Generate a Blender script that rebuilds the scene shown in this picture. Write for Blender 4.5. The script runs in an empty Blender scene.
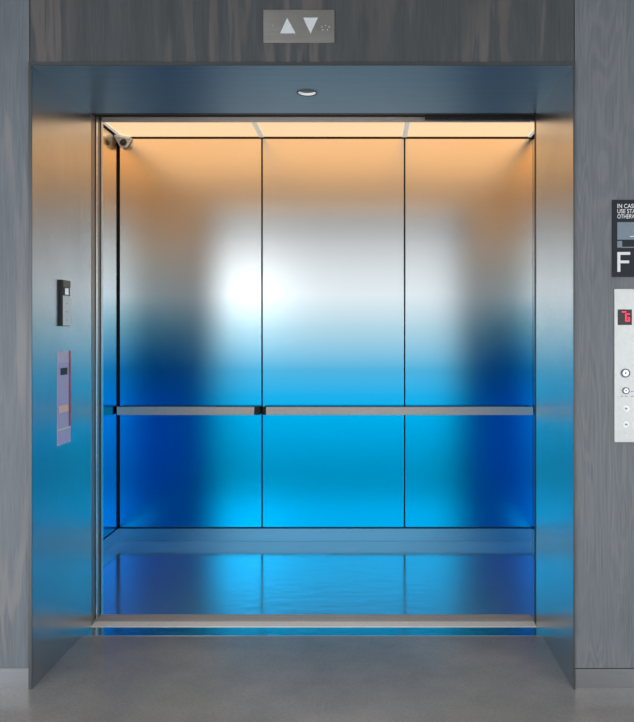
import bpy, bmesh, math
from mathutils import Vector, Matrix

S = bpy.context.scene
COL = S.collection
F, CX, CY, H = 744.0, 365.0, 334.0, 1.43          # focal length, principal point (px of 634x722), eye height


def wx(px, Y): return (px - CX) * Y / F
def wz(py, Y): return H - (py - CY) * Y / F


# ------------------------------------------------------------------ materials
def mat(name):
    m = bpy.data.materials.new(name); m.use_nodes = True
    nt = m.node_tree; nt.nodes.clear()
    out = nt.nodes.new('ShaderNodeOutputMaterial')
    return m, nt, out


def N(nt, typ, **kw):
    n = nt.nodes.new(typ)
    for k, v in kw.items():
        if k in n.inputs.keys(): n.inputs[k].default_value = v
        else: setattr(n, k, v)
    return n


def L(nt, a, b): nt.links.new(a, b)


def coords(nt, scale):
    tc = N(nt, 'ShaderNodeTexCoord')
    mp = N(nt, 'ShaderNodeMapping'); mp.inputs['Scale'].default_value = scale
    L(nt, tc.outputs['Object'], mp.inputs['Vector'])
    return mp.outputs['Vector']


def ramp(nt, fac, stops):
    r = N(nt, 'ShaderNodeValToRGB')
    e = r.color_ramp.elements
    while len(e) < len(stops): e.new(0.5)
    for el, (p, c) in zip(e, stops):
        el.position = p
        el.color = (*c, 1) if len(c) == 3 else c
    L(nt, fac, r.inputs['Fac'])
    return r.outputs['Color']


def plain(name, col, rough=0.5, metal=0.0, emit=None, estr=0.0, spec=0.5):
    m, nt, out = mat(name)
    b = N(nt, 'ShaderNodeBsdfPrincipled')
    nz = N(nt, 'ShaderNodeTexNoise', Scale=60.0, Detail=3.0)
    L(nt, coords(nt, (1, 1, 1)), nz.inputs['Vector'])
    c = ramp(nt, nz.outputs['Fac'], [(0.25, [v * 0.94 for v in col]), (0.75, [min(1, v * 1.04) for v in col])])
    L(nt, c, b.inputs['Base Color'])
    b.inputs['Roughness'].default_value = rough
    b.inputs['Metallic'].default_value = metal
    b.inputs['Specular IOR Level'].default_value = spec
    if emit:
        b.inputs['Emission Color'].default_value = (*emit, 1)
        b.inputs['Emission Strength'].default_value = estr
    L(nt, b.outputs[0], out.inputs[0])
    return m


def brushed(name, col, rough, streak=(420, 420, 3), amount=0.10, rvar=0.05, bump=0.0, blotch=0.0):
    """brushed steel: streaks run along the axis with the small scale"""
    m, nt, out = mat(name)
    b = N(nt, 'ShaderNodeBsdfPrincipled', Metallic=1.0)
    nz = N(nt, 'ShaderNodeTexNoise', Scale=1.0, Detail=4.0, Roughness=0.7)
    L(nt, coords(nt, streak), nz.inputs['Vector'])
    fac = nz.outputs['Fac']
    c = ramp(nt, fac, [(0.3, [v * (1 - amount) for v in col]), (0.7, [min(1, v * (1 + amount)) for v in col])])
    if blotch:
        n2 = N(nt, 'ShaderNodeTexNoise', Scale=2.4, Detail=5.0, Roughness=0.62)
        L(nt, coords(nt, (1, 1, 1)), n2.inputs['Vector'])
        k = ramp(nt, n2.outputs['Fac'], [(0.35, (1 - blotch,) * 3), (0.7, (1, 1, 1))])
        mx = N(nt, 'ShaderNodeMixRGB', blend_type='MULTIPLY'); mx.inputs['Fac'].default_value = 1
        L(nt, c, mx.inputs[1]); L(nt, k, mx.inputs[2]); c = mx.outputs[0]
    L(nt, c, b.inputs['Base Color'])
    mr = N(nt, 'ShaderNodeMapRange')
    mr.inputs['From Min'].default_value = 0.3; mr.inputs['From Max'].default_value = 0.7
    mr.inputs['To Min'].default_value = rough - rvar; mr.inputs['To Max'].default_value = rough + rvar
    L(nt, fac, mr.inputs['Value']); L(nt, mr.outputs[0], b.inputs['Roughness'])
    if bump:
        bp = N(nt, 'ShaderNodeBump', Strength=bump, Distance=0.002)
        L(nt, fac, bp.inputs['Height']); L(nt, bp.outputs[0], b.inputs['Normal'])
    L(nt, b.outputs[0], out.inputs[0])
    return m


def satin(name, col, rough):
    """fine satin steel: short-tailed glossy lobe"""
    m, nt, out = mat(name)
    b = N(nt, 'ShaderNodeBsdfAnisotropic', distribution='BECKMANN')
    nz = N(nt, 'ShaderNodeTexNoise', Scale=1.0, Detail=4.0, Roughness=0.7)
    L(nt, coords(nt, (6, 6, 500)), nz.inputs['Vector'])
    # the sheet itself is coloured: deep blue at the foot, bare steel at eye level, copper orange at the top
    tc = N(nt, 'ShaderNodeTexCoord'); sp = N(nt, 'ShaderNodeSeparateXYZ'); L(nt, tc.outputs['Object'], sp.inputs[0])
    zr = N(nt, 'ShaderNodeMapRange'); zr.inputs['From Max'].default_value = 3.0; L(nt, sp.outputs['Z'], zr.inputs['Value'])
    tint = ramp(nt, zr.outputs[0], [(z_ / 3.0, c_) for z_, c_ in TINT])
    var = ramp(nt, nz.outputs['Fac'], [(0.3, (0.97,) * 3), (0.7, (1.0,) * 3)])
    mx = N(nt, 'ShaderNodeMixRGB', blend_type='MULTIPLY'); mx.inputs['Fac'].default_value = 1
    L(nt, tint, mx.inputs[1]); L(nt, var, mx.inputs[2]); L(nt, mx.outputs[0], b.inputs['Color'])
    mr = N(nt, 'ShaderNodeMapRange')
    mr.inputs['From Min'].default_value = 0.3; mr.inputs['From Max'].default_value = 0.7
    mr.inputs['To Min'].default_value = rough - .012; mr.inputs['To Max'].default_value = rough + .012
    L(nt, nz.outputs['Fac'], mr.inputs['Value']); L(nt, mr.outputs[0], b.inputs['Roughness'])
    L(nt, b.outputs[0], out.inputs[0])
    return m


def wood(name, dark, light, streak, fx=5.0, fz=0.55, rings=22.0, seed=0.0, streak_amt=0.5, lo=0.55, hi=0.9, mott=0.14, k0=0.36, k1=0.55):
    """grey-stained plywood veneer with vertical figure"""
    m, nt, out = mat(name)
    b = N(nt, 'ShaderNodeBsdfPrincipled', Roughness=0.5)
    b.inputs['Specular IOR Level'].default_value = 0.35
    tc = N(nt, 'ShaderNodeTexCoord')
    mp = N(nt, 'ShaderNodeMapping'); mp.inputs['Scale'].default_value = (fx, fx, fz); mp.inputs['Location'].default_value = (seed, seed, seed)
    L(nt, tc.outputs['Object'], mp.inputs['Vector'])
    big = N(nt, 'ShaderNodeTexNoise', Scale=1.0, Detail=3.0, Roughness=0.5, Distortion=0.4)
    L(nt, mp.outputs[0], big.inputs['Vector'])
    mul = N(nt, 'ShaderNodeMath', operation='MULTIPLY'); mul.inputs[1].default_value = rings
    L(nt, big.outputs['Fac'], mul.inputs[0])
    sn = N(nt, 'ShaderNodeMath', operation='SINE'); L(nt, mul.outputs[0], sn.inputs[0])
    mr = N(nt, 'ShaderNodeMapRange'); mr.inputs['From Min'].default_value = -1
    L(nt, sn.outputs[0], mr.inputs['Value'])
    fib = N(nt, 'ShaderNodeTexNoise', Scale=1.0, Detail=5.0, Roughness=0.7)
    L(nt, coords(nt, (190, 190, 5)), fib.inputs['Vector'])
    base = ramp(nt, fib.outputs['Fac'], [(0.25, dark), (0.75, light)])
    st = ramp(nt, mr.outputs[0], [(lo, (0, 0, 0)), (hi, (1, 1, 1))])
    n3 = N(nt, 'ShaderNodeTexNoise', Scale=1.0, Detail=2.0)
    L(nt, coords(nt, (3.1, 3.1, 1.3)), n3.inputs['Vector'])
    k = ramp(nt, n3.outputs['Fac'], [(k0, (0, 0, 0)), (k1, (streak_amt,) * 3)])
    mm = N(nt, 'ShaderNodeMixRGB', blend_type='MULTIPLY'); mm.inputs['Fac'].default_value = 1
    L(nt, st, mm.inputs[1]); L(nt, k, mm.inputs[2])
    n4 = N(nt, 'ShaderNodeTexNoise', Scale=1.0, Detail=4.0, Roughness=0.6, Distortion=0.6)
    L(nt, coords(nt, (16, 16, 1.5)), n4.inputs['Vector'])
    mo = ramp(nt, n4.outputs['Fac'], [(0.32, (1 - mott,) * 3), (0.68, (1 + mott,) * 3)])
    mb = N(nt, 'ShaderNodeMixRGB', blend_type='MULTIPLY'); mb.inputs['Fac'].default_value = 1
    L(nt, base, mb.inputs[1]); L(nt, mo, mb.inputs[2]); base = mb.outputs[0]
    mx = N(nt, 'ShaderNodeMixRGB'); L(nt, mm.outputs[0], mx.inputs['Fac'])
    L(nt, base, mx.inputs[1]); mx.inputs[2].default_value = (*streak, 1)
    L(nt, mx.outputs[0], b.inputs['Base Color'])
    bp = N(nt, 'ShaderNodeBump', Strength=0.12, Distance=0.002)
    L(nt, fib.outputs['Fac'], bp.inputs['Height']); L(nt, bp.outputs[0], b.inputs['Normal'])
    L(nt, b.outputs[0], out.inputs[0])
    return m


def concrete(name):
    m, nt, out = mat(name)
    b = N(nt, 'ShaderNodeBsdfPrincipled')
    n1 = N(nt, 'ShaderNodeTexNoise', Scale=1.7, Detail=8.0, Roughness=0.65)
    L(nt, coords(nt, (1, 1, 1)), n1.inputs['Vector'])
    c = ramp(nt, n1.outputs['Fac'], [(0.3, (0.17, 0.168, 0.165)), (0.55, (0.235, 0.225, 0.215)), (0.75, (0.31, 0.285, 0.265))])
    n2 = N(nt, 'ShaderNodeTexNoise', Scale=90.0, Detail=4.0)
    L(nt, coords(nt, (1, 1, 1)), n2.inputs['Vector'])
    g = ramp(nt, n2.outputs['Fac'], [(0.3, (0.88,) * 3), (0.7, (1.08,) * 3)])
    mx = N(nt, 'ShaderNodeMixRGB', blend_type='MULTIPLY'); mx.inputs['Fac'].default_value = 1
    L(nt, c, mx.inputs[1]); L(nt, g, mx.inputs[2]); L(nt, mx.outputs[0], b.inputs['Base Color'])
    r = N(nt, 'ShaderNodeMapRange')
    r.inputs['To Min'].default_value = 0.16; r.inputs['To Max'].default_value = 0.30
    L(nt, n1.outputs['Fac'], r.inputs['Value']); L(nt, r.outputs[0], b.inputs['Roughness'])
    b.inputs['IOR'].default_value = 2.3
    bp = N(nt, 'ShaderNodeBump', Strength=0.05, Distance=0.002)
    L(nt, n2.outputs['Fac'], bp.inputs['Height']); L(nt, bp.outputs[0], b.inputs['Normal'])
    L(nt, b.outputs[0], out.inputs[0])
    return m


def polished_floor(name):
    """dark glossy metallic car floor, slightly wavy"""
    m, nt, out = mat(name)
    b = N(nt, 'ShaderNodeBsdfPrincipled', Metallic=0.88, Roughness=0.12)
    n1 = N(nt, 'ShaderNodeTexNoise', Scale=1.0, Detail=5.0, Roughness=0.6)
    L(nt, coords(nt, (5, 38, 1)), n1.inputs['Vector'])
    c = ramp(nt, n1.outputs['Fac'], [(0.3, (0.62, 0.82, 0.88)), (0.7, (0.76, 0.95, 1.0))])
    L(nt, c, b.inputs['Base Color'])
    n2 = N(nt, 'ShaderNodeTexNoise', Scale=1.0, Detail=2.0)
    L(nt, coords(nt, (7, 16, 1)), n2.inputs['Vector'])
    bp = N(nt, 'ShaderNodeBump', Strength=0.10, Distance=0.010)
    L(nt, n2.outputs['Fac'], bp.inputs['Height']); L(nt, bp.outputs[0], b.inputs['Normal'])
    L(nt, b.outputs[0], out.inputs[0])
    return m


def glow(name, col, strength):
    m, nt, out = mat(name)
    b = N(nt, 'ShaderNodeBsdfPrincipled', Roughness=0.5)
    b.inputs['Base Color'].default_value = (*[min(1, c * 0.8) for c in col], 1)
    nz = N(nt, 'ShaderNodeTexNoise', Scale=1.2, Detail=2.0)
    L(nt, coords(nt, (1, 1, 1)), nz.inputs['Vector'])
    c = ramp(nt, nz.outputs['Fac'], [(0.3, [v * 0.96 for v in col]), (0.7, col)])
    L(nt, c, b.inputs['Emission Color'])
    b.inputs['Emission Strength'].default_value = strength
    L(nt, b.outputs[0], out.inputs[0])
    return m


M = {}
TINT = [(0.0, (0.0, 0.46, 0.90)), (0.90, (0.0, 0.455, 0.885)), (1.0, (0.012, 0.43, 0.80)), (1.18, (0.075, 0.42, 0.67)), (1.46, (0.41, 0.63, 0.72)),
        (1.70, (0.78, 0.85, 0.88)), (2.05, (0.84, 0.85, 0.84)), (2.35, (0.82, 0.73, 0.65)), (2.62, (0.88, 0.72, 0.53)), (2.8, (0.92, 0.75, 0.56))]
M['wood_left'] = wood('grey_veneer_left', (0.118, 0.133, 0.152), (0.200, 0.220, 0.246), (0.275, 0.262, 0.256), fx=11.0, fz=1.1, rings=18.0, seed=3.3, streak_amt=0.6, mott=0.10)
M['wood_top'] = wood('grey_veneer_top_shaded', (0.062, 0.067, 0.072), (0.102, 0.108, 0.113), (0.172, 0.152, 0.140), fx=17.0, fz=1.5, rings=13.0, seed=5.2, streak_amt=0.62, lo=0.6, hi=0.95, mott=0.14)  # same grey veneer, colour darkened to stand in for weaker light up high
M['wood_right'] = wood('grey_veneer_right', (0.118, 0.134, 0.150), (0.205, 0.222, 0.242), (0.245, 0.25, 0.258), fx=6.0, fz=0.55, rings=150.0, seed=4.7, streak_amt=0.36, lo=0.3, hi=1.0, mott=0.08)
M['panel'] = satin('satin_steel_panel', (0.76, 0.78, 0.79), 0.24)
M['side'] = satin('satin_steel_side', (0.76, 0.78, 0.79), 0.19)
M['return'] = brushed('satin_steel_return', (0.68, 0.69, 0.70), 0.36, amount=0.03)
M['reveal'] = brushed('brushed_dark_steel', (0.58, 0.59, 0.60), 0.26, streak=(150, 150, 1.2), amount=0.06, rvar=0.012, blotch=0.12)
M['soffit'] = brushed('dark_blue_steel', (0.18, 0.31, 0.41), 0.40, streak=(3, 70, 3), amount=0.14, rvar=0.05)
M['edge'] = brushed('dull_steel_edge', (0.13, 0.135, 0.14), 0.5, amount=0.05)
M['dooredge'] = brushed('door_edge_steel', (0.34, 0.295, 0.25), 0.42, amount=0.08)
M['doordark'] = plain('door_dark_edge', (0.035, 0.032, 0.03), 0.5, 0.6)
M['sill'] = plain('sill_aluminium', (0.50, 0.44, 0.39), 0.42, 0.3)
M['sillpale'] = plain('sill_pale_aluminium', (0.86, 0.84, 0.81), 0.45, 0.15)
M['polish'] = brushed('polished_steel', (0.80, 0.80, 0.80), 0.16, amount=0.03)
M['rail'] = plain('rail_steel', (0.60, 0.57, 0.54), 0.35, 0.4)
M['black'] = plain('black_gap', (0.012, 0.013, 0.015), 0.6)
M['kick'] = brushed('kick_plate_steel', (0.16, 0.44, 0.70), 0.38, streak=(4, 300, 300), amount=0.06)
M['base'] = brushed('baseboard_steel', (0.33, 0.34, 0.355), 0.42, streak=(4, 300, 300), amount=0.06)
M['floor'] = concrete('polished_concrete')
M['carfloor'] = polished_floor('car_floor_sheet')
CEIL_COL, CEIL_GAIN = (1.0, 0.67, 0.39), 0.86
M['ceil'] = glow('warm_ceiling_diffuser', CEIL_COL, CEIL_GAIN)
M['ceiltrim'] = plain('pale_ceiling_strip', (0.78, 0.77, 0.74), 0.4, 0.0, emit=(1.0, 0.95, 0.86), estr=0.32)  # faint emission puts light into the strips, which are no lamps
M['apron'] = brushed('steel_apron', (0.90, 0.92, 0.94), 0.16, streak=(6, 80, 80), amount=0.10)
M['lantern'] = brushed('satin_plate', (0.66, 0.64, 0.60), 0.42, streak=(4, 4, 300), amount=0.05, blotch=0.25)
M['white'] = plain('white_print', (0.82, 0.84, 0.85), 0.5)
M['arrow'] = plain('frosted_arrow', (0.74, 0.77, 0.79), 0.5)
M['signboard'] = plain('sign_charcoal', (0.022, 0.028, 0.035), 0.6, spec=0.25)
M['signblue'] = plain('sign_blue_grey', (0.20, 0.26, 0.32), 0.5)
M['station'] = plain('station_plate', (0.64, 0.66, 0.645), 0.42, 0.35)
M['display'] = plain('display_black', (0.03, 0.02, 0.022), 0.25)
M['red'] = plain('red_digit', (0.9, 0.02, 0.08), 0.4, emit=(1.0, 0.02, 0.09), estr=0.9)
M['keyring'] = plain('dark_ring', (0.10, 0.10, 0.15), 0.35, 0.7)
M['chrome'] = plain('chrome', (0.80, 0.81, 0.83), 0.2, 1.0)
M['lilac'] = plain('lilac_print', (0.52, 0.56, 0.92), 0.5)
M['lilac2'] = plain('lilac_pale', (0.64, 0.66, 0.92), 0.5)
M['crimson'] = plain('crimson_print', (0.46, 0.08, 0.15), 0.5)
M['peach'] = plain('peach_print', (0.98, 0.70, 0.58), 0.5)
M['ink'] = plain('ink_black', (0.02, 0.025, 0.025), 0.5)
M['bronze'] = plain('bronze_dark', (0.13, 0.115, 0.105), 0.4, 0.5)
M['palebluesteel'] = plain('pale_steel', (0.78, 0.88, 0.92), 0.4, 0.2)
M['camgrey'] = plain('camera_grey', (0.56, 0.55, 0.53), 0.4, 0.2)
M['can'] = plain('downlight_can', (0.006, 0.006, 0.007), 0.9, spec=0.1)
M['ring'] = plain('downlight_ring', (0.92, 0.93, 0.93), 0.35, emit=(1, 1, 1), estr=0.25)  # slight emission added to brighten the reflector wall


# ------------------------------------------------------------------ mesh helpers
def box(bm, x0, x1, y0, y1, z0, z1):
    vs = [bm.verts.new((x, y, z)) for x in (x0, x1) for y in (y0, y1) for z in (z0, z1)]
    for q in ((0, 1, 3, 2), (4, 6, 7, 5), (0, 4, 5, 1), (2, 3, 7, 6), (0, 2, 6, 4), (1, 5, 7, 3)):
        bm.faces.new([vs[i] for i in q])


def prism(bm, pts, axis, a, b):
    """extrude a polygon along axis ('x','y','z') from a to b; pts are the two other coordinates in order"""
    def v(p, t):
        return {'x': (t, p[0], p[1]), 'y': (p[0], t, p[1]), 'z': (p[0], p[1], t)}[axis]
    A = [bm.verts.new(v(p, a)) for p in pts]; B = [bm.verts.new(v(p, b)) for p in pts]
    bm.faces.new(A); bm.faces.new(B[::-1])
    n = len(pts)
    for i in range(n):
        bm.faces.new((A[i], B[i], B[(i + 1) % n], A[(i + 1) % n]))


def disc_y(bm, x, z, r, y0, y1, n=40):
    prism(bm, [(x + r * math.cos(2 * math.pi * i / n), z + r * math.sin(2 * math.pi * i / n)) for i in range(n)], 'y', y0, y1)


def ring(bm, cx, cy, cz, r0, r1, a, b, axis='y', n=48):
    def v(r, t, h):
        p, q = r * math.cos(t), r * math.sin(t)
        return (cx + p, h, cz + q) if axis == 'y' else (cx + p, cy + q, h)
    R = [[bm.verts.new(v(r, 2 * math.pi * i / n, h)) for i in range(n)] for r, h in ((r0, a), (r1, a), (r1, b), (r0, b))]
    for k in range(4):
        for i in range(n):
            j = (i + 1) % n
            bm.faces.new((R[k][i], R[k][j], R[(k + 1) % 4][j], R[(k + 1) % 4][i]))


def obj(name, bm, m, parent=None, bevel=0.0, smooth=False):
    bmesh.ops.recalc_face_normals(bm, faces=bm.faces)
    me = bpy.data.meshes.new(name); bm.to_mesh(me); bm.free()
    o = bpy.data.objects.new(name, me); COL.objects.link(o)
    me.materials.append(m)
    if parent:
        o.parent = parent
        o.matrix_parent_inverse = Matrix.Translation(world_loc(parent)).inverted()
    if smooth:
        for p in me.polygons: p.use_smooth = True
    if bevel:
        b = o.modifiers.new('bevel', 'BEVEL'); b.width = bevel; b.segments = 2; b.limit_method = 'ANGLE'; b.angle_limit = math.radians(40)
    return o


def world_loc(o):
    return o.location + (world_loc(o.parent) + o.matrix_parent_inverse.translation if o.parent else Vector())


def bx(name, m, x0, x1, y0, y1, z0, z1, parent=None, bevel=0.0):
    bm = bmesh.new(); box(bm, x0, x1, y0, y1, z0, z1)
    return obj(name, bm, m, parent, bevel)


def thing(name, label, cat, loc, group=None):
    o = bpy.data.objects.new(name, None); COL.objects.link(o)
    o.location = loc; o.empty_display_size = 0.1
    o['label'] = label; o['category'] = cat; o['kind'] = 'thing'
    if group: o['group'] = group
    return o


def struct(o, label, cat):
    o['kind'] = 'structure'; o['label'] = label; o['category'] = cat
    return o


def text(name, s, m, x, z, cap, Y, parent, w=None, depth=0.0006):
    """flat lettering on a wall facing -Y, left edge x, baseline z, cap height"""
    c = bpy.data.curves.new(name, 'FONT'); c.body = s; c.size = 1.0; c.extrude = 0.0; c.offset = 0.012
    t = bpy.data.objects.new(name + '_curve', c); COL.objects.link(t)
    bpy.context.view_layer.update()
    me = bpy.data.meshes.new_from_object(t.evaluated_get(bpy.context.evaluated_depsgraph_get()))
    bpy.data.objects.remove(t); bpy.data.curves.remove(c)
    xs = [v.co.x for v in me.vertices]; ys = [v.co.y for v in me.vertices]
    sc = cap / (max(ys) - min(ys)); sx = (w / (max(xs) - min(xs))) if w else sc
    x0, y0 = min(xs), min(ys)
    for v in me.vertices:
        v.co = ((v.co.x - x0) * sx + x, Y - depth, (v.co.y - y0) * sc + z)
    me.materials.clear(); me.materials.append(m); me.name = name
    o = bpy.data.objects.new(name, me); COL.objects.link(o)
    o.parent = parent; o.matrix_parent_inverse = Matrix.Translation(world_loc(parent)).inverted()
    return o


# ------------------------------------------------------------------ dimensions
YW = 3.0                       # face of the wood walls
YB = 3.64                      # back edge of the steel reveal
XL, XR, ZT = -1.340, 0.838, 2.511
YC0, YC1 = 3.785, 5.14         # car interior
CL, CR, CT = -1.706, 1.161, 2.79

# ------------------------------------------------------------------ lobby setting
WZ = 3.5
struct(bx('wall_left', M['wood_left'], -4.2, -1.354, YW, YB - .003, 0.083, WZ), 'grey-stained plywood wall left of the elevator opening', 'wall')
struct(bx('wall_right', M['wood_right'], 0.846, 4.2, YW, YB - .003, 0.083, WZ), 'grey-stained plywood wall right of the opening, carrying sign and call plate', 'wall')
struct(bx('wall_top', M['wood_top'], -1.350, 0.842, YW, YB - .003, ZT + .012, WZ), 'grey plywood panel above the elevator opening, toned darker for its dimmer light', 'wall')
struct(bx('baseboard_left', M['base'], -4.2, -1.346, YW + .004, YW + .6, 0, 0.080), 'grey metal baseboard under the left plywood wall', 'baseboard')
struct(bx('baseboard_right', M['base'], 0.850, 4.2, YW + .004, YW + .6, 0, 0.078), 'grey metal baseboard under the right plywood wall', 'baseboard')
# small skirting lips where the baseboards meet the floor
bm = bmesh.new()
box(bm, -6, 6, -7, 3.52, -0.06, 0.0)
box(bm, XL - .012, XR + .012, 3.52, 3.628, -0.06, -0.0005)
struct(obj('floor', bm, M['floor']), 'polished grey-brown concrete floor of the lobby', 'floor')

# steel lining of the opening: two reveals and a soffit, each with a thin front lip
bm = bmesh.new()
box(bm, XL - .012, XL, YW - .004, YB, 0, ZT)
struct(obj('trim_1', bm, M['reveal']), 'brushed steel reveal lining the left side of the opening', 'reveal')
bm = bmesh.new()
box(bm, XR, XR + .008, YW - .004, YB, 0, ZT)
struct(obj('trim_2', bm, M['reveal']), 'brushed steel reveal lining the right side of the opening', 'reveal')
# soffit with a round hole for the downlight
DX, DY, DR = wx(307, 3.335), 3.335, 0.043
bm = bmesh.new()
n = 48
cv = [bm.verts.new((DX + DR * math.cos(2 * math.pi * i / n), DY + DR * math.sin(2 * math.pi * i / n), ZT)) for i in range(n)]
rv = [bm.verts.new(p) for p in ((XL, YW - .004, ZT), (XR, YW - .004, ZT), (XR, YB, ZT), (XL, YB, ZT))]
es = [bm.edges.new((cv[i], cv[(i + 1) % n])) for i in range(n)] + [bm.edges.new((rv[i], rv[(i + 1) % 4])) for i in range(4)]
bmesh.ops.triangle_fill(bm, edges=es, use_beauty=True)
for f in [f for f in bm.faces if (f.calc_center_median().xy - Vector((DX, DY))).length < DR * 0.97]: bm.faces.remove(f)
up = bmesh.ops.extrude_face_region(bm, geom=list(bm.faces))
bmesh.ops.translate(bm, vec=(0, 0, 0.010), verts=[v for v in up['geom'] if isinstance(v, bmesh.types.BMVert)])
struct(obj('trim_3', bm, M['soffit']), 'dark blue-grey steel soffit over the elevator opening', 'soffit')
bm = bmesh.new(); box(bm, XL - .0135, XR + .0075, YW - .008, YW - .0045, ZT - .001, ZT + .012); box(bm, XL - .0135, XL - .0003, YW - .008, YW - .0045, 0, ZT - .001); box(bm, XR + .0003, XR + .0075, YW - .008, YW - .0045, 0, ZT - .001)
struct(obj('trim_4', bm, M['edge']), 'thin dull steel lip framing the front edge of the opening', 'trim')
bx_ap = bx('trim_5', M['apron'], XL, XR, 3.525, 3.627, -0.0004, 0.0006)
struct(bx_ap, 'narrow steel strip set in the lobby floor before the threshold', 'trim')

# ------------------------------------------------------------------ landing threshold
t = thing('landing_threshold', 'pale grooved metal threshold strip between lobby floor and elevator', 'threshold', (0, 3.66, 0))
bm = bmesh.new()
y = 3.630
for k, w in enumerate((0.020, 0.019, 0.019)):
    box(bm, XL + .001, XR - .001, y, y + w, -0.02, 0.003); y += w + 0.004
box(bm, XL + .001, XR - .001, 3.630, 3.700, -0.03, -0.006)
obj('sill_plate', bm, M['sillpale'], t, 0.0008)

# ------------------------------------------------------------------ elevator car
car = thing('elevator_car', 'wide open elevator car with steel panels fading from copper orange down to blue', 'elevator', (-.22, 4.46, 0))
PB = wz(528, YC1)              # bottom of wall panels
PT = CT - .012
seams = [CL + .012, wx(262, YC1), wx(404.6, YC1), CR - .001]
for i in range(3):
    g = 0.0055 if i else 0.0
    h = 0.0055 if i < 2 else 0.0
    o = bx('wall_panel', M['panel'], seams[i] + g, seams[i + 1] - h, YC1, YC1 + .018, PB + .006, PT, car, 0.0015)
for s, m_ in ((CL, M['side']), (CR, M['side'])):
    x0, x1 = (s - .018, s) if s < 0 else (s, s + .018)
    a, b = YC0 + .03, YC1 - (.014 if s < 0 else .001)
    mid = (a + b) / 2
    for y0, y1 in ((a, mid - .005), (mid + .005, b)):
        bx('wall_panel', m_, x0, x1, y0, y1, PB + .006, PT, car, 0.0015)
# dark backing seen in the joints
bm = bmesh.new()
box(bm, CL - .04, CR + .04, YC1 + .018, YC1 + .05, 0, CT + .06)
box(bm, CL - .05, CL - .018, YC0, YC1 + .03, 0, CT + .06)
box(bm, CR + .018, CR + .05, YC0, YC1 + .03, 0, CT + .06)
box(bm, CL - .04, CR + .04, YC0, YC1 + .03, CT + .03, CT + .06)
obj('car_shell', bm, M['black'], car)
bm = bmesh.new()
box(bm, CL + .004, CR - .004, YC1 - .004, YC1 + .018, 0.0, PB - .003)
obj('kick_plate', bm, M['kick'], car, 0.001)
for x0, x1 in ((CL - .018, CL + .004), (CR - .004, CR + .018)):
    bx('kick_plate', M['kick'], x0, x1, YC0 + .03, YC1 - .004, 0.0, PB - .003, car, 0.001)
bx('floor_sheet', M['carfloor'], CL - .018, CR + .018, YC0, YC1 + .018, -.03, 0.0, car)
# luminous ceiling: three panels with pale strips between them, and a pale edge strip
cs = [CL + .03, wx(262, YC1), wx(404.6, YC1), CR - .03]
for i in range(3):
    bx('ceiling_panel', M['ceil'], cs[i] + .014, cs[i + 1] - .014, YC0 + .04, YC1 - .012, CT, CT + .02, car)
for xc in cs[1:3]:
    bx('ceiling_strip', M['ceiltrim'], xc - .018, xc + .016, YC0 + .04, YC1 - .012, CT - .004, CT + .02, car, 0.001)
for x0, x1 in ((CL + .016, CL + .040), (CR - .040, CR - .016)):
    bx('ceiling_strip', M['ceiltrim'], x0, x1, YC0 + .04, YC1 - .012, CT - .004, CT + .02, car, 0.001)
# front returns and transom (inside face of the car front)
bx('front_return', M['return'], CL - .018, XL - .002, YC0 + .002, YC0 + .03, 0, CT + .03, car)
bx('front_return', M['return'], XR + .036, CR + .018, YC0 + .002, YC0 + .03, 0, CT + .03, car)
bx('front_transom', M['return'], XL - .002, XR + .036, YC0 + .002, YC0 + .03, ZT + .004, CT + .03, car)
# car sill, grooved
bm = bmesh.new()
for y0, y1 in ((3.712, 3.732), (3.736, 3.758), (3.762, 3.785)):
    box(bm, XL + .001, XR - .001, y0, y1, -0.02, 0.004)
box(bm, XL + .001, XR - .001, 3.712, 3.785, -0.03, -0.005)
obj('car_sill', bm, M['sill'], car, 0.0008)

# handrail on the back wall: two flat bars with dark end blocks
RZ, RH, RY = 0.905, 0.028, YC1 - .062
def rail(x0, x1, blocks, standoffs):
    r = bx('handrail', M['rail'], x0, x1, RY - .006, RY + .006, RZ - RH, RZ + RH, car, 0.002)
    for a, b in blocks:
        bx('rail_end', M['black'], a, b, RY - .003, YC1 + .002, RZ - RH + .001, RZ + RH - .001, r, 0.002)
    for c in standoffs:
        bx('rail_bracket', M['rail'], c - .012, c + .012, RY + .006, YC1 + .002, RZ - .012, RZ + .012, r, 0.002)
xa, xb = CL + .014, wx(254.3, RY)
rail(xa, xb, [(xb, wx(260, RY))], [xa + .25, xb - .25])
bx('rail_end', M['black'], xa + .001, xa + .03, RY + .006, YC1 + .002, RZ - RH + .002, RZ + RH - .002, car.children[-1], 0.002)
xa, xb = wx(266, RY), CR - .014
rail(xa, xb, [(wx(262.9, RY), xa)], [xa + .25, (xa + xb) / 2, xb - .25])
bx('rail_end', M['black'], xb - .03, xb - .001, RY + .006, YC1 + .002, RZ - RH + .002, RZ + RH - .002, car.children[-1], 0.002)

# security camera in the back left corner
cx_, cz_ = wx(124, 5.05), wz(141, 5.05)
sc = thing('security_camera', 'small grey corner camera under the ceiling in the back left corner', 'camera', (CL + .02, YC1 - .02, CT - .02))
bm = bmesh.new()
zt, zb = CT - .001, CT - .080
top = [(CL + .004, YC1 - .002, zt - .02), (CL + .100, YC1 - .002, zt - .02), (CL + .092, YC1 - .044, zt - .02), (CL + .044, YC1 - .092, zt - .02), (CL + .004, YC1 - .096, zt - .02)]
hi = [bm.verts.new(p) for p in top]
lo = [bm.verts.new((p[0] + (CL + .045 - p[0]) * .62, p[1] + (YC1 - .03 - p[1]) * .62, zb)) for p in top]
bm.faces.new(hi); bm.faces.new(lo[::-1])
for i in range(5): bm.faces.new((hi[i], lo[i], lo[(i + 1) % 5], hi[(i + 1) % 5]))
obj('camera_housing', bm, M['camgrey'], sc, 0.004)
bm = bmesh.new()
cap = [(p[0], p[1]) for p in top]
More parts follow.
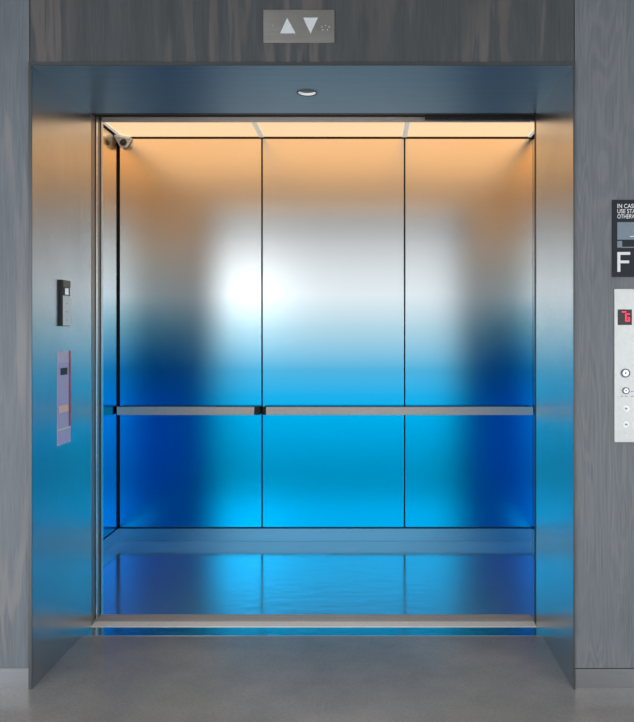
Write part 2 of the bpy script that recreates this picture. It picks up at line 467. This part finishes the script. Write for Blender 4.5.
prism(bm, cap, 'z', zt - .021, zt - .006)
obj('mounting_plate', bm, M['palebluesteel'], sc, 0.002)
bm = bmesh.new()
bmesh.ops.create_uvsphere(bm, u_segments=24, v_segments=14, radius=0.025)
bmesh.ops.translate(bm, vec=(CL + .052, YC1 - .056, zt - .047), verts=bm.verts)
obj('camera_lens', bm, M['ink'], sc, smooth=True)

# ------------------------------------------------------------------ sliding doors, parked in the left pocket
ZD = ZT + .02
d = thing('door_1', 'outer pair of sliding door panels parked at the left, nearest the lobby', 'door', (XL - .3, 3.67, 0)); d['kind'] = 'structure'
bx('door_panel', M['dooredge'], XL - .62, XL + .001, 3.644, 3.662, 0.006, ZD, d, 0.0015)
bx('door_panel', M['dooredge'], XL - .62, XL - .002, 3.674, 3.694, 0.006, ZD, d, 0.0015)
bm = bmesh.new(); box(bm, XL - .62, XL - .006, 3.662, 3.674, 0.006, ZD); box(bm, XL - .62, XL - .010, 3.694, 3.702, 0.006, ZD)
obj('door_seal', bm, M['doordark'], d)
d = thing('door_2', 'inner pair of sliding door panels parked at the left, nearest the car', 'door', (XL - .3, 3.74, 0)); d['kind'] = 'structure'
bx('door_panel', M['polish'], XL - .62, XL - .001, 3.716, 3.734, 0.007, ZD, d, 0.0015)
bx('door_panel', M['dooredge'], XL - .62, XL - .003, 3.746, 3.764, 0.007, ZD, d, 0.0015)
bm = bmesh.new(); box(bm, XL - .62, XL - .008, 3.704, 3.716, 0.007, ZD); box(bm, XL - .62, XL - .008, 3.734, 3.746, 0.007, ZD); box(bm, XL - .62, XL - .004, 3.764, 3.783, 0.007, ZD)
obj('door_seal', bm, M['doordark'], d)
# strike jamb on the right, polished
st = thing('closing_post', 'thin dark closing post at the right edge of the elevator entrance', 'door post', (XR + .05, 3.67, 0))
bx('post', M['doordark'], XR + .0015, XR + .06, 3.645, 3.690, 0.006, ZD, st, 0.001)
# door header over the threshold
hd = thing('door_header', 'dark steel door track header above the elevator threshold', 'door header', (-.25, 3.71, ZT))
bm = bmesh.new(); box(bm, XL - .62, XR + .06, 3.642, 3.700, ZD + .003, ZT + .2); box(bm, XL - .62, XR + .06, 3.712, 3.775, ZD + .003, ZT + .2)
obj('track_housing', bm, M['doordark'], hd)
bx('header_strip', M['doordark'], XL + .004, XR - .001, 3.655, 3.690, ZT + .006, ZD - .0005, hd, 0.001)
bx('header_strip', M['sill'], XL + .004, XR - .001, 3.773, 3.784, ZT - .004, ZD - .0005, hd, 0.001)
bx('track_cover', M['black'], wx(425, 3.73), XR - .001, 3.725, 3.750, ZT - .006, ZD - .0005, hd, 0.001)

# ------------------------------------------------------------------ downlight in the soffit
dl = thing('downlight', 'small round recessed downlight in the dark soffit', 'light', (DX, DY, ZT))
bm = bmesh.new(); ring(bm, DX, DY, 0, DR - .003, DR + .003, ZT - .002, ZT + .004, 'z'); obj('trim_ring', bm, M['edge'], dl)
bm = bmesh.new()
ring(bm, DX, DY, 0, DR - .0035, DR - .002, ZT + .001, ZT + .030, 'z')
obj('reflector', bm, M['ring'], dl)
bm = bmesh.new(); prism(bm, [(DX + (DR + .02) * math.cos(i * math.pi / 24), DY + (DR + .02) * math.sin(i * math.pi / 24)) for i in range(48)], 'z', ZT + .0305, ZT + .036)
obj('lamp_face', bm, M['can'], dl)

# ------------------------------------------------------------------ hall lantern above the opening
Y = YW
ln = thing('indicator_sign', 'steel indicator plate with up and down arrows above the opening', 'indicator', (wx(299, Y), Y, wz(26, Y)))
bx('plate', M['lantern'], wx(263.5, Y), wx(334.5, Y), Y - .006, Y, wz(43, Y), wz(10.3, Y), ln, 0.001)
for pts in (((280.3, 34), (295.7, 34), (287.4, 18.6)), ((303.3, 18.4), (318, 18.4), (310.6, 34.2))):
    bm = bmesh.new(); prism(bm, [(wx(a, Y), wz(b, Y)) for a, b in pts], 'y', Y - .0075, Y - .0055); obj('arrow', bm, M['arrow'], ln)
for a, b in ((325.5, 26.2), (322, 27.5), (329, 27.5), (323, 30.3), (327.5, 30.3), (272.7, 26.3)):
    bm = bmesh.new(); disc_y(bm, wx(a, Y), wz(b, Y), .0022, Y - .0072, Y - .0055, 12)
    obj('speaker_hole', bm, M['arrow'], ln)

# ------------------------------------------------------------------ wall sign
sg = thing('wall_sign', 'charcoal notice sign with white lettering and a large F', 'sign', (wx(644, Y), Y, wz(238, Y)))
SX = wx(612, Y); SXR = SX + .262
bx('board', M['signboard'], SX, SXR, Y - .006, Y, wz(277, Y), wz(200, Y), sg, 0.001)
tx = wx(616.8, Y)
for s, py, w in (('IN CASE OF FIRE', 208.4, .152), ('USE STAIRS UNLESS', 213.6, .175), ('OTHERWISE INSTRUCTED', 218.8, .207)):
    text('lettering', s, M['white'], tx, wz(py, Y), .0172, Y - .006, sg, w)
bx('picture_panel', M['signblue'], tx, SXR - .022, Y - .0068, Y - .0055, wz(239.8, Y), wz(222.4, Y), sg)
bx('picture_mark', M['white'], wx(629.5, Y), wx(633.6, Y), Y - .0074, Y - .0066, wz(237, Y), wz(236.2, Y), sg)
bm = bmesh.new()
box(bm, tx, wx(621.6, Y), Y - .0068, Y - .0055, wz(247.8, Y), wz(241.2, Y)); box(bm, wx(621.6, Y), SXR - .022, Y - .0068, Y - .0055, wz(248, Y), wz(247, Y))
obj('legend_block', bm, M['signblue'], sg)
bm = bmesh.new()
box(bm, tx, wx(619.8, Y), Y - .0068, Y - .0055, wz(272, Y), wz(252.2, Y)); box(bm, wx(619.8, Y), wx(629.6, Y), Y - .0068, Y - .0055, wz(255, Y), wz(252.2, Y))
box(bm, wx(619.8, Y), wx(628.6, Y), Y - .0068, Y - .0055, wz(263.4, Y), wz(260.6, Y))
obj('floor_letter', bm, M['white'], sg)

# ------------------------------------------------------------------ call station
cs_ = thing('call_station', 'tall pale steel call plate with red floor display and round buttons', 'call panel', (wx(625, Y), Y, wz(365, Y)))
bx('plate', M['station'], wx(614, Y), wx(636.3, Y), Y - .005, Y, wz(442, Y), wz(289, Y), cs_, 0.001)
ds = bx('display', M['display'], wx(617.3, Y), wx(631.4, Y), Y - .0062, Y - .0045, wz(325, Y), wz(309.5, Y), cs_)
bm = bmesh.new()
def bar(a, b, c, e): box(bm, wx(a, Y), wx(c, Y), Y - .0069, Y - .0060, wz(e, Y), wz(b, Y))
bar(625.0, 313.6, 629.2, 314.7); bar(624.7, 313.9, 626.0, 321.3); bar(625.0, 320.4, 629.0, 321.5); bar(628.0, 317.4, 629.2, 321.3); bar(626.9, 317.2, 629.2, 318.2)
obj('floor_digit', bm, M['red'], ds)
bm = bmesh.new(); bar(621.3, 311.3, 625.8, 312.5); obj('display_dash', bm, M['red'], ds)
for px_, py_, r, nm in ((625, 373, 4.4, 'key_switch'), (625.4, 390.6, 3.4, 'call_button')):
    r_ = r * Y / F
    bm = bmesh.new(); ring(bm, wx(px_, Y), 0, wz(py_, Y), r_ * .74, r_, Y - .010, Y - .004); k = obj(nm, bm, M['keyring'], cs_)
    bm = bmesh.new(); disc_y(bm, wx(px_, Y), wz(py_, Y), r_ * .75, Y - .009, Y - .004); obj('button_face', bm, M['chrome'], k)
    bm = bmesh.new(); disc_y(bm, wx(px_, Y), wz(py_, Y), r_ * .2, Y - .0094, Y - .004); obj('button_mark', bm, M['keyring'], k)
for px_, py_ in ((625.5, 408.5), (625.6, 424.3)):
    r_ = 3.1 * Y / F
    bm = bmesh.new(); ring(bm, wx(px_, Y), 0, wz(py_, Y), r_ * .72, r_, Y - .007, Y - .004); k = obj('call_button', bm, M['chrome'], cs_)
    bm = bmesh.new(); disc_y(bm, wx(px_, Y), wz(py_, Y), r_ * .73, Y - .0082, Y - .004); obj('button_face', bm, M['white'], k)
    bm = bmesh.new(); box(bm, wx(px_ - 1.2, Y), wx(px_ + 1.2, Y), Y - .0088, Y - .008, wz(py_ + .45, Y), wz(py_ - .45, Y)); obj('button_mark', bm, M['keyring'], k)
bm = bmesh.new(); disc_y(bm, wx(626, Y), wz(435, Y), .004, Y - .0062, Y - .004); obj('screw', bm, M['white'], cs_)
bm = bmesh.new()
for a, b, e in ((630.2, 633.4, 391.4), (630.2, 634.4, 396.2), (620.3, 622.4, 396.2), (624.3, 627.0, 396.2)):
    box(bm, wx(a, Y), wx(b, Y), Y - .0056, Y - .0046, wz(e, Y) - .001, wz(e, Y) + .001)
obj('engraving', bm, M['keyring'], cs_)

# ------------------------------------------------------------------ fittings on the left reveal (they face +x)
def ry(px): return XL * F / (px - CX)
rd = thing('card_reader', 'slim black and steel box on the left steel reveal, above the lilac notice', 'wall fitting', (XL, 3.29, 1.57))
ya, yb = ry(59.3), ry(67.2)
z1, z0 = wz(279.5, ya), wz(326, ya)
bx('housing', M['ink'], XL, XL + .013, ya, yb, z0, z1, rd, 0.002)
bx('cover_plate', M['palebluesteel'], XL + .0128, XL + .0155, ya + .006, yb, z0 + .002, z0 + (z1 - z0) * .66, rd, 0.001)
bx('cover_top', M['bronze'], XL + .0128, XL + .0155, ya + .006, yb, z0 + (z1 - z0) * .84, z1 - .001, rd, 0.001)
bm = bmesh.new(); box(bm, XL + .0128, XL + .020, (ya + yb) / 2 - .022, (ya + yb) / 2 + .012, z0 + (z1 - z0) * .67, z0 + (z1 - z0) * .83)
obj('latch', bm, M['chrome'], rd, 0.003)
for f_ in (.12, .30, .48):
    bm = bmesh.new(); box(bm, XL + .0150, XL + .0162, (ya + yb) / 2 - .003, (ya + yb) / 2 + .003, z0 + (z1 - z0) * f_, z0 + (z1 - z0) * f_ + .005)
    obj('screw', bm, M['keyring'], rd)

nb = thing('notice_sign', 'lilac vertical notice strip with crimson edge on the left steel reveal', 'notice', (XL, 3.29, 1.14))
ya, yb = ry(57.3), ry(70.2)
z1, z0 = wz(351, 3.29), wz(444.5, 3.29)
def u(f_): return ya + (yb - ya) * f_
def v(py): return wz(py, 3.29)
bx('strip', M['lilac'], XL, XL + .002, ya, yb, z0, z1, nb)
bx('top_block', M['lilac2'], XL + .0018, XL + .0028, u(.02), u(.84), v(362.5), v(351), nb)
bx('edge_stripe', M['crimson'], XL + .0018, XL + .0028, u(.84), u(.995), v(428), v(351), nb)
bx('black_square', M['ink'], XL + .0018, XL + .003, u(.20), u(.72), v(375), v(368), nb)
bx('peach_block', M['peach'], XL + .0018, XL + .003, u(.12), u(.82), v(412.5), v(405.5), nb)
bx('white_line', M['white'], XL + .0018, XL + .003, u(.0), u(.98), v(429.8), v(428.4), nb)

# ------------------------------------------------------------------ lights
def area(name, loc, target, w, h, rad, col, spread=180):
    l = bpy.data.lights.new(name, 'AREA'); l.shape = 'RECTANGLE'; l.size = w; l.size_y = h
    l.color = col; l.energy = rad * math.pi * w * h
    l.spread = math.radians(spread)
    o = bpy.data.objects.new(name, l); COL.objects.link(o); o.location = loc
    d = Vector(target) - Vector(loc)
    o.rotation_euler = d.to_track_quat('-Z', 'Y').to_euler()
    return o

# (name, location, aim, width, height, radiance, spread)
LIGHTS = [
    ('glazing_light', (-.2, -1.2, 0.65), (-.2, 4, .65), 9.0, 1.3, (1.05, 1.06, 1.07), 180),
    ('glazing_light', (-.2, -1.2, 2.1), (-.2, 4, 2.1), 9.0, 1.6, (.90, .92, .93), 180),
    ('bright_window_light', (-1.9, -1.3, 2.0), (-.6, 4, 1.6), 0.5, 0.8, (2.8, 2.8, 2.8), 180),
    ('wall_fill_light', (-4.2, -0.3, 0.95), (-2.0, 3, 0.7), 2.0, 1.8, (7.6, 8.0, 8.5), 180),  # added fill from the left, brightens the wood wall
    ('wall_fill_light', (4.0, -0.6, 1.3), (1.5, 3, 1.0), 2.0, 2.4, (4.6, 4.8, 5.0), 180),  # matching added fill for the right-hand wood wall
    ('floor_fill_light', (-.2, 1.2, 4.4), (-.2, 1.25, 0), 4.0, 1.6, (2.0, 1.95, 1.9), 62),  # unseen overhead fill, added to lighten the lobby floor
]
for nm, loc, aim, w_, h_, rad, spr in LIGHTS:
    if max(rad) > 1e-4:
        area(nm, loc, aim, w_, h_, max(rad), [c_ / max(rad) for c_ in rad], spr)
WORLD_GAIN, WORLD_COL = 1.0, (1, 1, 1)

w = bpy.data.worlds.new('lobby_daylight'); S.world = w; w.use_nodes = True
nt = w.node_tree; nt.nodes.clear()
out = N(nt, 'ShaderNodeOutputWorld'); bg = N(nt, 'ShaderNodeBackground')
tc = N(nt, 'ShaderNodeTexCoord'); sp = N(nt, 'ShaderNodeSeparateXYZ')
L(nt, tc.outputs['Generated'], sp.inputs[0])
c = ramp(nt, sp.outputs['Z'], [(0.0, (0.10, 0.11, 0.13)), (0.25, (0.14, 0.145, 0.15)), (1.0, (0.16, 0.16, 0.17))])
L(nt, c, bg.inputs['Color']); bg.inputs['Strength'].default_value = WORLD_GAIN
L(nt, bg.outputs[0], out.inputs[0])

# ------------------------------------------------------------------ camera
cam = bpy.data.cameras.new('camera'); co = bpy.data.objects.new('camera', cam); COL.objects.link(co)
co.location = (0, 0, H); co.rotation_euler = (math.pi / 2, 0, 0)
cam.sensor_fit = 'VERTICAL'; cam.sensor_height = 36.0; cam.sensor_width = 36.0 * 634 / 722
cam.lens = 36.0 * F / 722
cam.shift_x = (317 - CX) / 722.0
cam.shift_y = -(361 - CY) / 722.0
cam.clip_start = 0.05
S.camera = co
S.view_settings.view_transform = 'Standard'
S.view_settings.look = 'None'
try:
    S.cycles.use_denoising = True
    S.cycles.max_bounces = 16; S.cycles.glossy_bounces = 12
except Exception:
    pass
